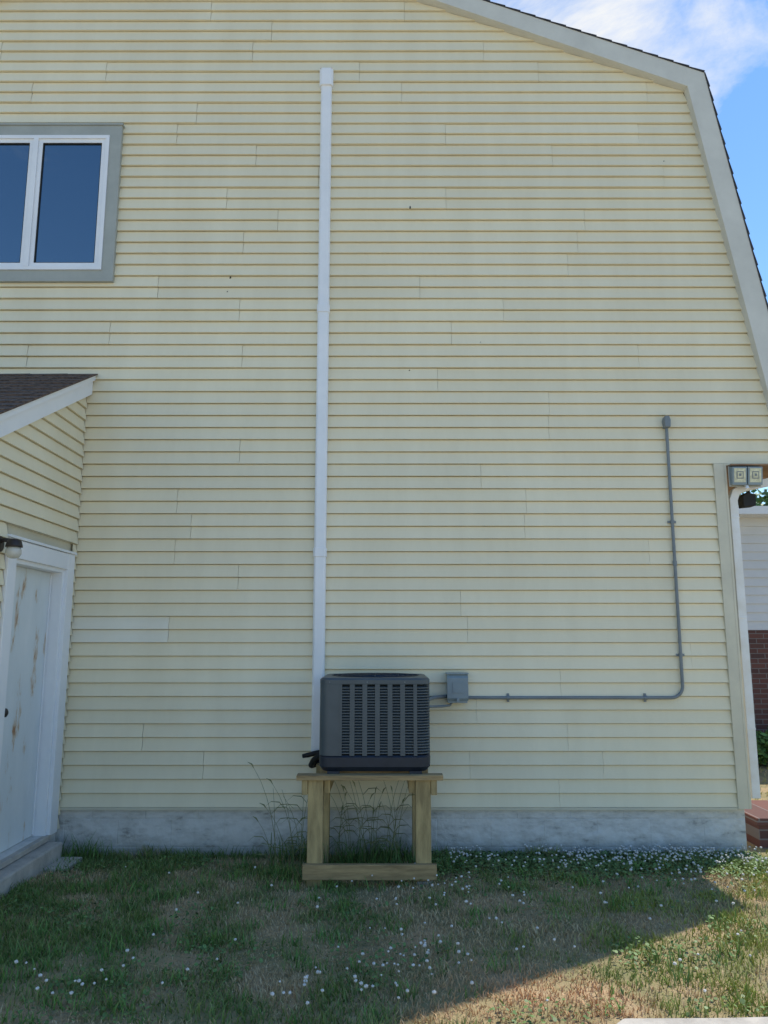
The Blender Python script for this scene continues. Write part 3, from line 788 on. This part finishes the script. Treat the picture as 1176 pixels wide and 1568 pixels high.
# concrete path; pale concrete out of view, added to bounce sunlight onto the wall
mb=MB()
for (a,b) in ((.93,2.10),(2.113,3.3),(3.313,4.5),(4.513,5.7)):
    f=lambda x_:-2.62+.035*(x_-1)
    mb.prism([(a,-3.7),(b,-3.7),(b,f(b)),(a+.4*(b-a),f(a+.4*(b-a))-.012),(a+.05,f(a)-.0),(a,f(a)-.05)],'z',-.05,.058)
mb.obj("concrete_path",[M_CONC],None,bevel=.010)
M_BOUNCE=mat("bounce_concrete",(.55,.51,.44),(.45,.42,.36),3,.9,bump=.3,bscale=60)
mb=MB()
for i in range(-6,6):
    for j in range(4):
        mb.box(i*3+.01,i*3+2.99,-3.72-j*3-2.98,-3.72-j*3,-.05,.062)
mb.obj("bounce_slabs",[M_BOUNCE],None)

# ------------------------------------------------------------------ neighbour
nb=empty("brick_house")
NY=4.6
mb=MB(); mb.box(4.3,15,NY,NY+8,-.2,1.72,0); mb.obj("brick_base",[M_BRICK],nb)
mb=MB(); mb.box(4.32,14.98,NY+.03,NY+7.97,1.72,3.3,0)
lap(mb,(0,NY+.028,1.725),(1,0,0),(0,0,1),(0,-1,0),13,.12,lambda a,b,r:[(4.3,15,4.3,15)],.02,.002,None)
lap(mb,(4.318,NY+8,1.725),(0,-1,0),(0,0,1),(-1,0,0),13,.12,lambda a,b,r:[(0,8,0,8)],.02,.002,None)
mb.obj("upper_siding",[M_NSID],nb)
mb=MB(); mb.box(4.1,15.2,NY-.30,NY-.18,3.29,3.40,0); mb.box(4.1,15.2,NY-.17,NY+.1,3.285,3.30,0); mb.obj("eave_trim",[M_WHITE],nb)
mb=MB(); mb.prism([(NY-.30,3.401),(NY+4,3.9),(NY+8.3,3.401)],'x',4.05,15.25); mb.obj("low_roof",[M_SHINGD],nb)
mb=MB()
for wx in (7.2,10.5):
    mitre(mb,wx,wx+1.2,1.9,3.0,.06,NY-.04,NY+.02,0); mb.box(wx+.05,wx+1.15,NY-.012,NY-.005,1.95,2.95,1)
mb.obj("neighbor_windows",[M_WHITE,M_GLASS],nb)

# foliage
def foliage(name,blobs,n,size,trunk=None,dark=1.0,parent=None):
    vs=[];fs=[];cc=[]
    for i in range(n):
        c,rad=random.choice(blobs)
        d=Vector((random.gauss(0,1),random.gauss(0,1),random.gauss(0,1))).normalized()*(random.random()**.4)
        p=Vector((c[0]+d.x*rad[0],c[1]+d.y*rad[1],c[2]+d.z*rad[2]))
        if p.z<.03: continue
        s=size*random.uniform(.6,1.4)
        u=Vector((random.gauss(0,1),random.gauss(0,1),random.gauss(0,.6))).normalized(); w=u.orthogonal().normalized()
        w=(w+u.cross(w)*random.uniform(-1,1)).normalized()
        b=len(vs); vs+= [p-u*s,p+w*s*.45,p+u*s,p-w*s*.45]; fs.append((b,b+1,b+2,b+3))
        k=random.uniform(.55,1.3)*dark; cc+= [(.08*k,.15*k,.04*k,1)]*4
    me=bpy.data.meshes.new(name); me.from_pydata([tuple(v) for v in vs],[],fs)
    a=me.color_attributes.new("Col",'FLOAT_COLOR','POINT'); a.data.foreach_set("color",[q for c in cc for q in c])
    me.materials.append(M_GRASS); o=bpy.data.objects.new(name,me); COL.objects.link(o); o.parent=parent
    return o
sh=empty("shrub")
foliage("shrub_leaves",[((4.75,4.15,.22),(.28,.25,.22)),((5.15,4.1,.28),(.3,.28,.26)),((5.6,4.15,.22),(.3,.28,.24)),((6.1,4.2,.3),(.3,.3,.3)),((6.7,4.2,.25),(.35,.3,.25))],5000,.04,None,1.4,sh)
mb=MB()
for bx in (4.75,5.15,5.6,6.1,6.7):
    for _ in range(5): mb.tube([(bx,4.15,0),(bx+random.uniform(-.2,.2),4.15+random.uniform(-.1,.1),.35)],[.012,.004],6)
M_BARK=mat("bark",(.16,.12,.09),(.08,.06,.045),12,.9,bump=.8,bscale=40,stretch=(1,1,.3))
mb.obj("shrub_stems",[M_BARK],sh)
def tree(bx,by,H,R):
    e=empty("tree"); mb=MB()
    mb.tube([(bx,by,-.1),(bx+.05,by,H*.25),(bx-.05,by+.05,H*.5),(bx+.1,by,H*.85)],[.2,.16,.12,.03],10)
    blobs=[]
    for i in range(14):
        a=random.uniform(0,6.28); z=H*random.uniform(.42,.95); q=R*random.uniform(.3,.85)*(1.1-abs(z/H-.65)*1.2)
        c=(bx+q*math.cos(a),by+q*math.sin(a),z); blobs.append((c,(R*.38,R*.38,R*.27)))
        mb.tube([(bx,by,z*.7),((bx+c[0])/2,(by+c[1])/2,z*.88),c],[.06,.04,.012],6)
    mb.obj("trunk_and_limbs",[M_BARK],e); foliage("crown",blobs,5000,.13,None,1.3,e)
tree(13.0,20.0,6.9,2.6); tree(16.8,22,7.6,3.0)

# ------------------------------------------------------------------ light
el=math.radians(58.2)
hd=Vector((.732,.681,0)).normalized()
sd=Vector((hd.x*math.cos(el),hd.y*math.cos(el),math.sin(el))).normalized()
sl=bpy.data.lights.new("sun",'SUN'); sl.energy=5.0; sl.angle=math.radians(.5); sl.color=(1,.94,.84)
so=bpy.data.objects.new("sun",sl); COL.objects.link(so); so.rotation_euler=sd.to_track_quat('Z','Y').to_euler(); so.location=(8,8,14)
w=bpy.data.worlds.new("World"); scene.world=w; w.use_nodes=True
N=w.node_tree.nodes; L=w.node_tree.links; bg=N['Background']
sky=N.new('ShaderNodeTexSky'); sky.sky_type='NISHITA'; sky.sun_disc=False; sky.sun_elevation=el; sky.sun_rotation=math.atan2(hd.x,hd.y)
sky.air_density=1.0; sky.dust_density=.05; sky.ozone_density=1.1
hs=N.new('ShaderNodeHueSaturation'); hs.inputs['Saturation'].default_value=1.2; hs.inputs['Value'].default_value=1.38
L.new(sky.outputs[0],hs.inputs['Color'])
tc=N.new('ShaderNodeTexCoord'); mp=N.new('ShaderNodeMapping'); mp.inputs['Scale'].default_value=(1.6,1.6,3.0); mp.inputs['Location'].default_value=(.3,.1,.2)
L.new(tc.outputs['Generated'],mp.inputs[0])
nz=N.new('ShaderNodeTexNoise'); nz.inputs['Scale'].default_value=3.4; nz.inputs['Detail'].default_value=10; nz.inputs['Roughness'].default_value=.62; nz.inputs['Distortion'].default_value=.3
L.new(mp.outputs[0],nz.inputs['Vector'])
# clouds gather toward one part of the sky
dp=N.new('ShaderNodeVectorMath'); dp.operation='DOT_PRODUCT'; dp.inputs[1].default_value=Vector((.18,.66,.75)).normalized()
L.new(tc.outputs['Generated'],dp.inputs[0])
mr=N.new('ShaderNodeMapRange'); mr.inputs['From Min'].default_value=.92; mr.inputs['From Max'].default_value=.99; mr.inputs['To Min'].default_value=-.16; mr.inputs['To Max'].default_value=.06
L.new(dp.outputs['Value'],mr.inputs['Value'])
ad=N.new('ShaderNodeMath'); ad.operation='ADD'; L.new(nz.outputs['Fac'],ad.inputs[0]); L.new(mr.outputs[0],ad.inputs[1])
cr=N.new('ShaderNodeValToRGB'); cr.color_ramp.elements[0].position=.46; cr.color_ramp.elements[0].color=(0,0,0,1)
cr.color_ramp.elements[1].position=.72; cr.color_ramp.elements[1].color=(1,1,1,1)
L.new(ad.outputs[0],cr.inputs[0])
mx=N.new('ShaderNodeMixRGB'); mx.inputs[2].default_value=(6.2,6.3,6.4,1)
L.new(cr.outputs[0],mx.inputs[0]); L.new(hs.outputs[0],mx.inputs[1]); L.new(mx.outputs[0],bg.inputs['Color'])
bg.inputs['Strength'].default_value=.15

# ------------------------------------------------------------------ camera
cam=bpy.data.cameras.new("camera"); co=bpy.data.objects.new("camera",cam); COL.objects.link(co)
cam.sensor_fit='HORIZONTAL'; cam.sensor_width=36; cam.lens=36.03; cam.clip_end=1000; cam.clip_start=.05
co.location=(0,-6.07,1.58); co.rotation_euler=(math.radians(90+9.5),0,0)
scene.camera=co
scene.view_settings.view_transform='Standard'; scene.view_settings.look='None'; scene.view_settings.exposure=0
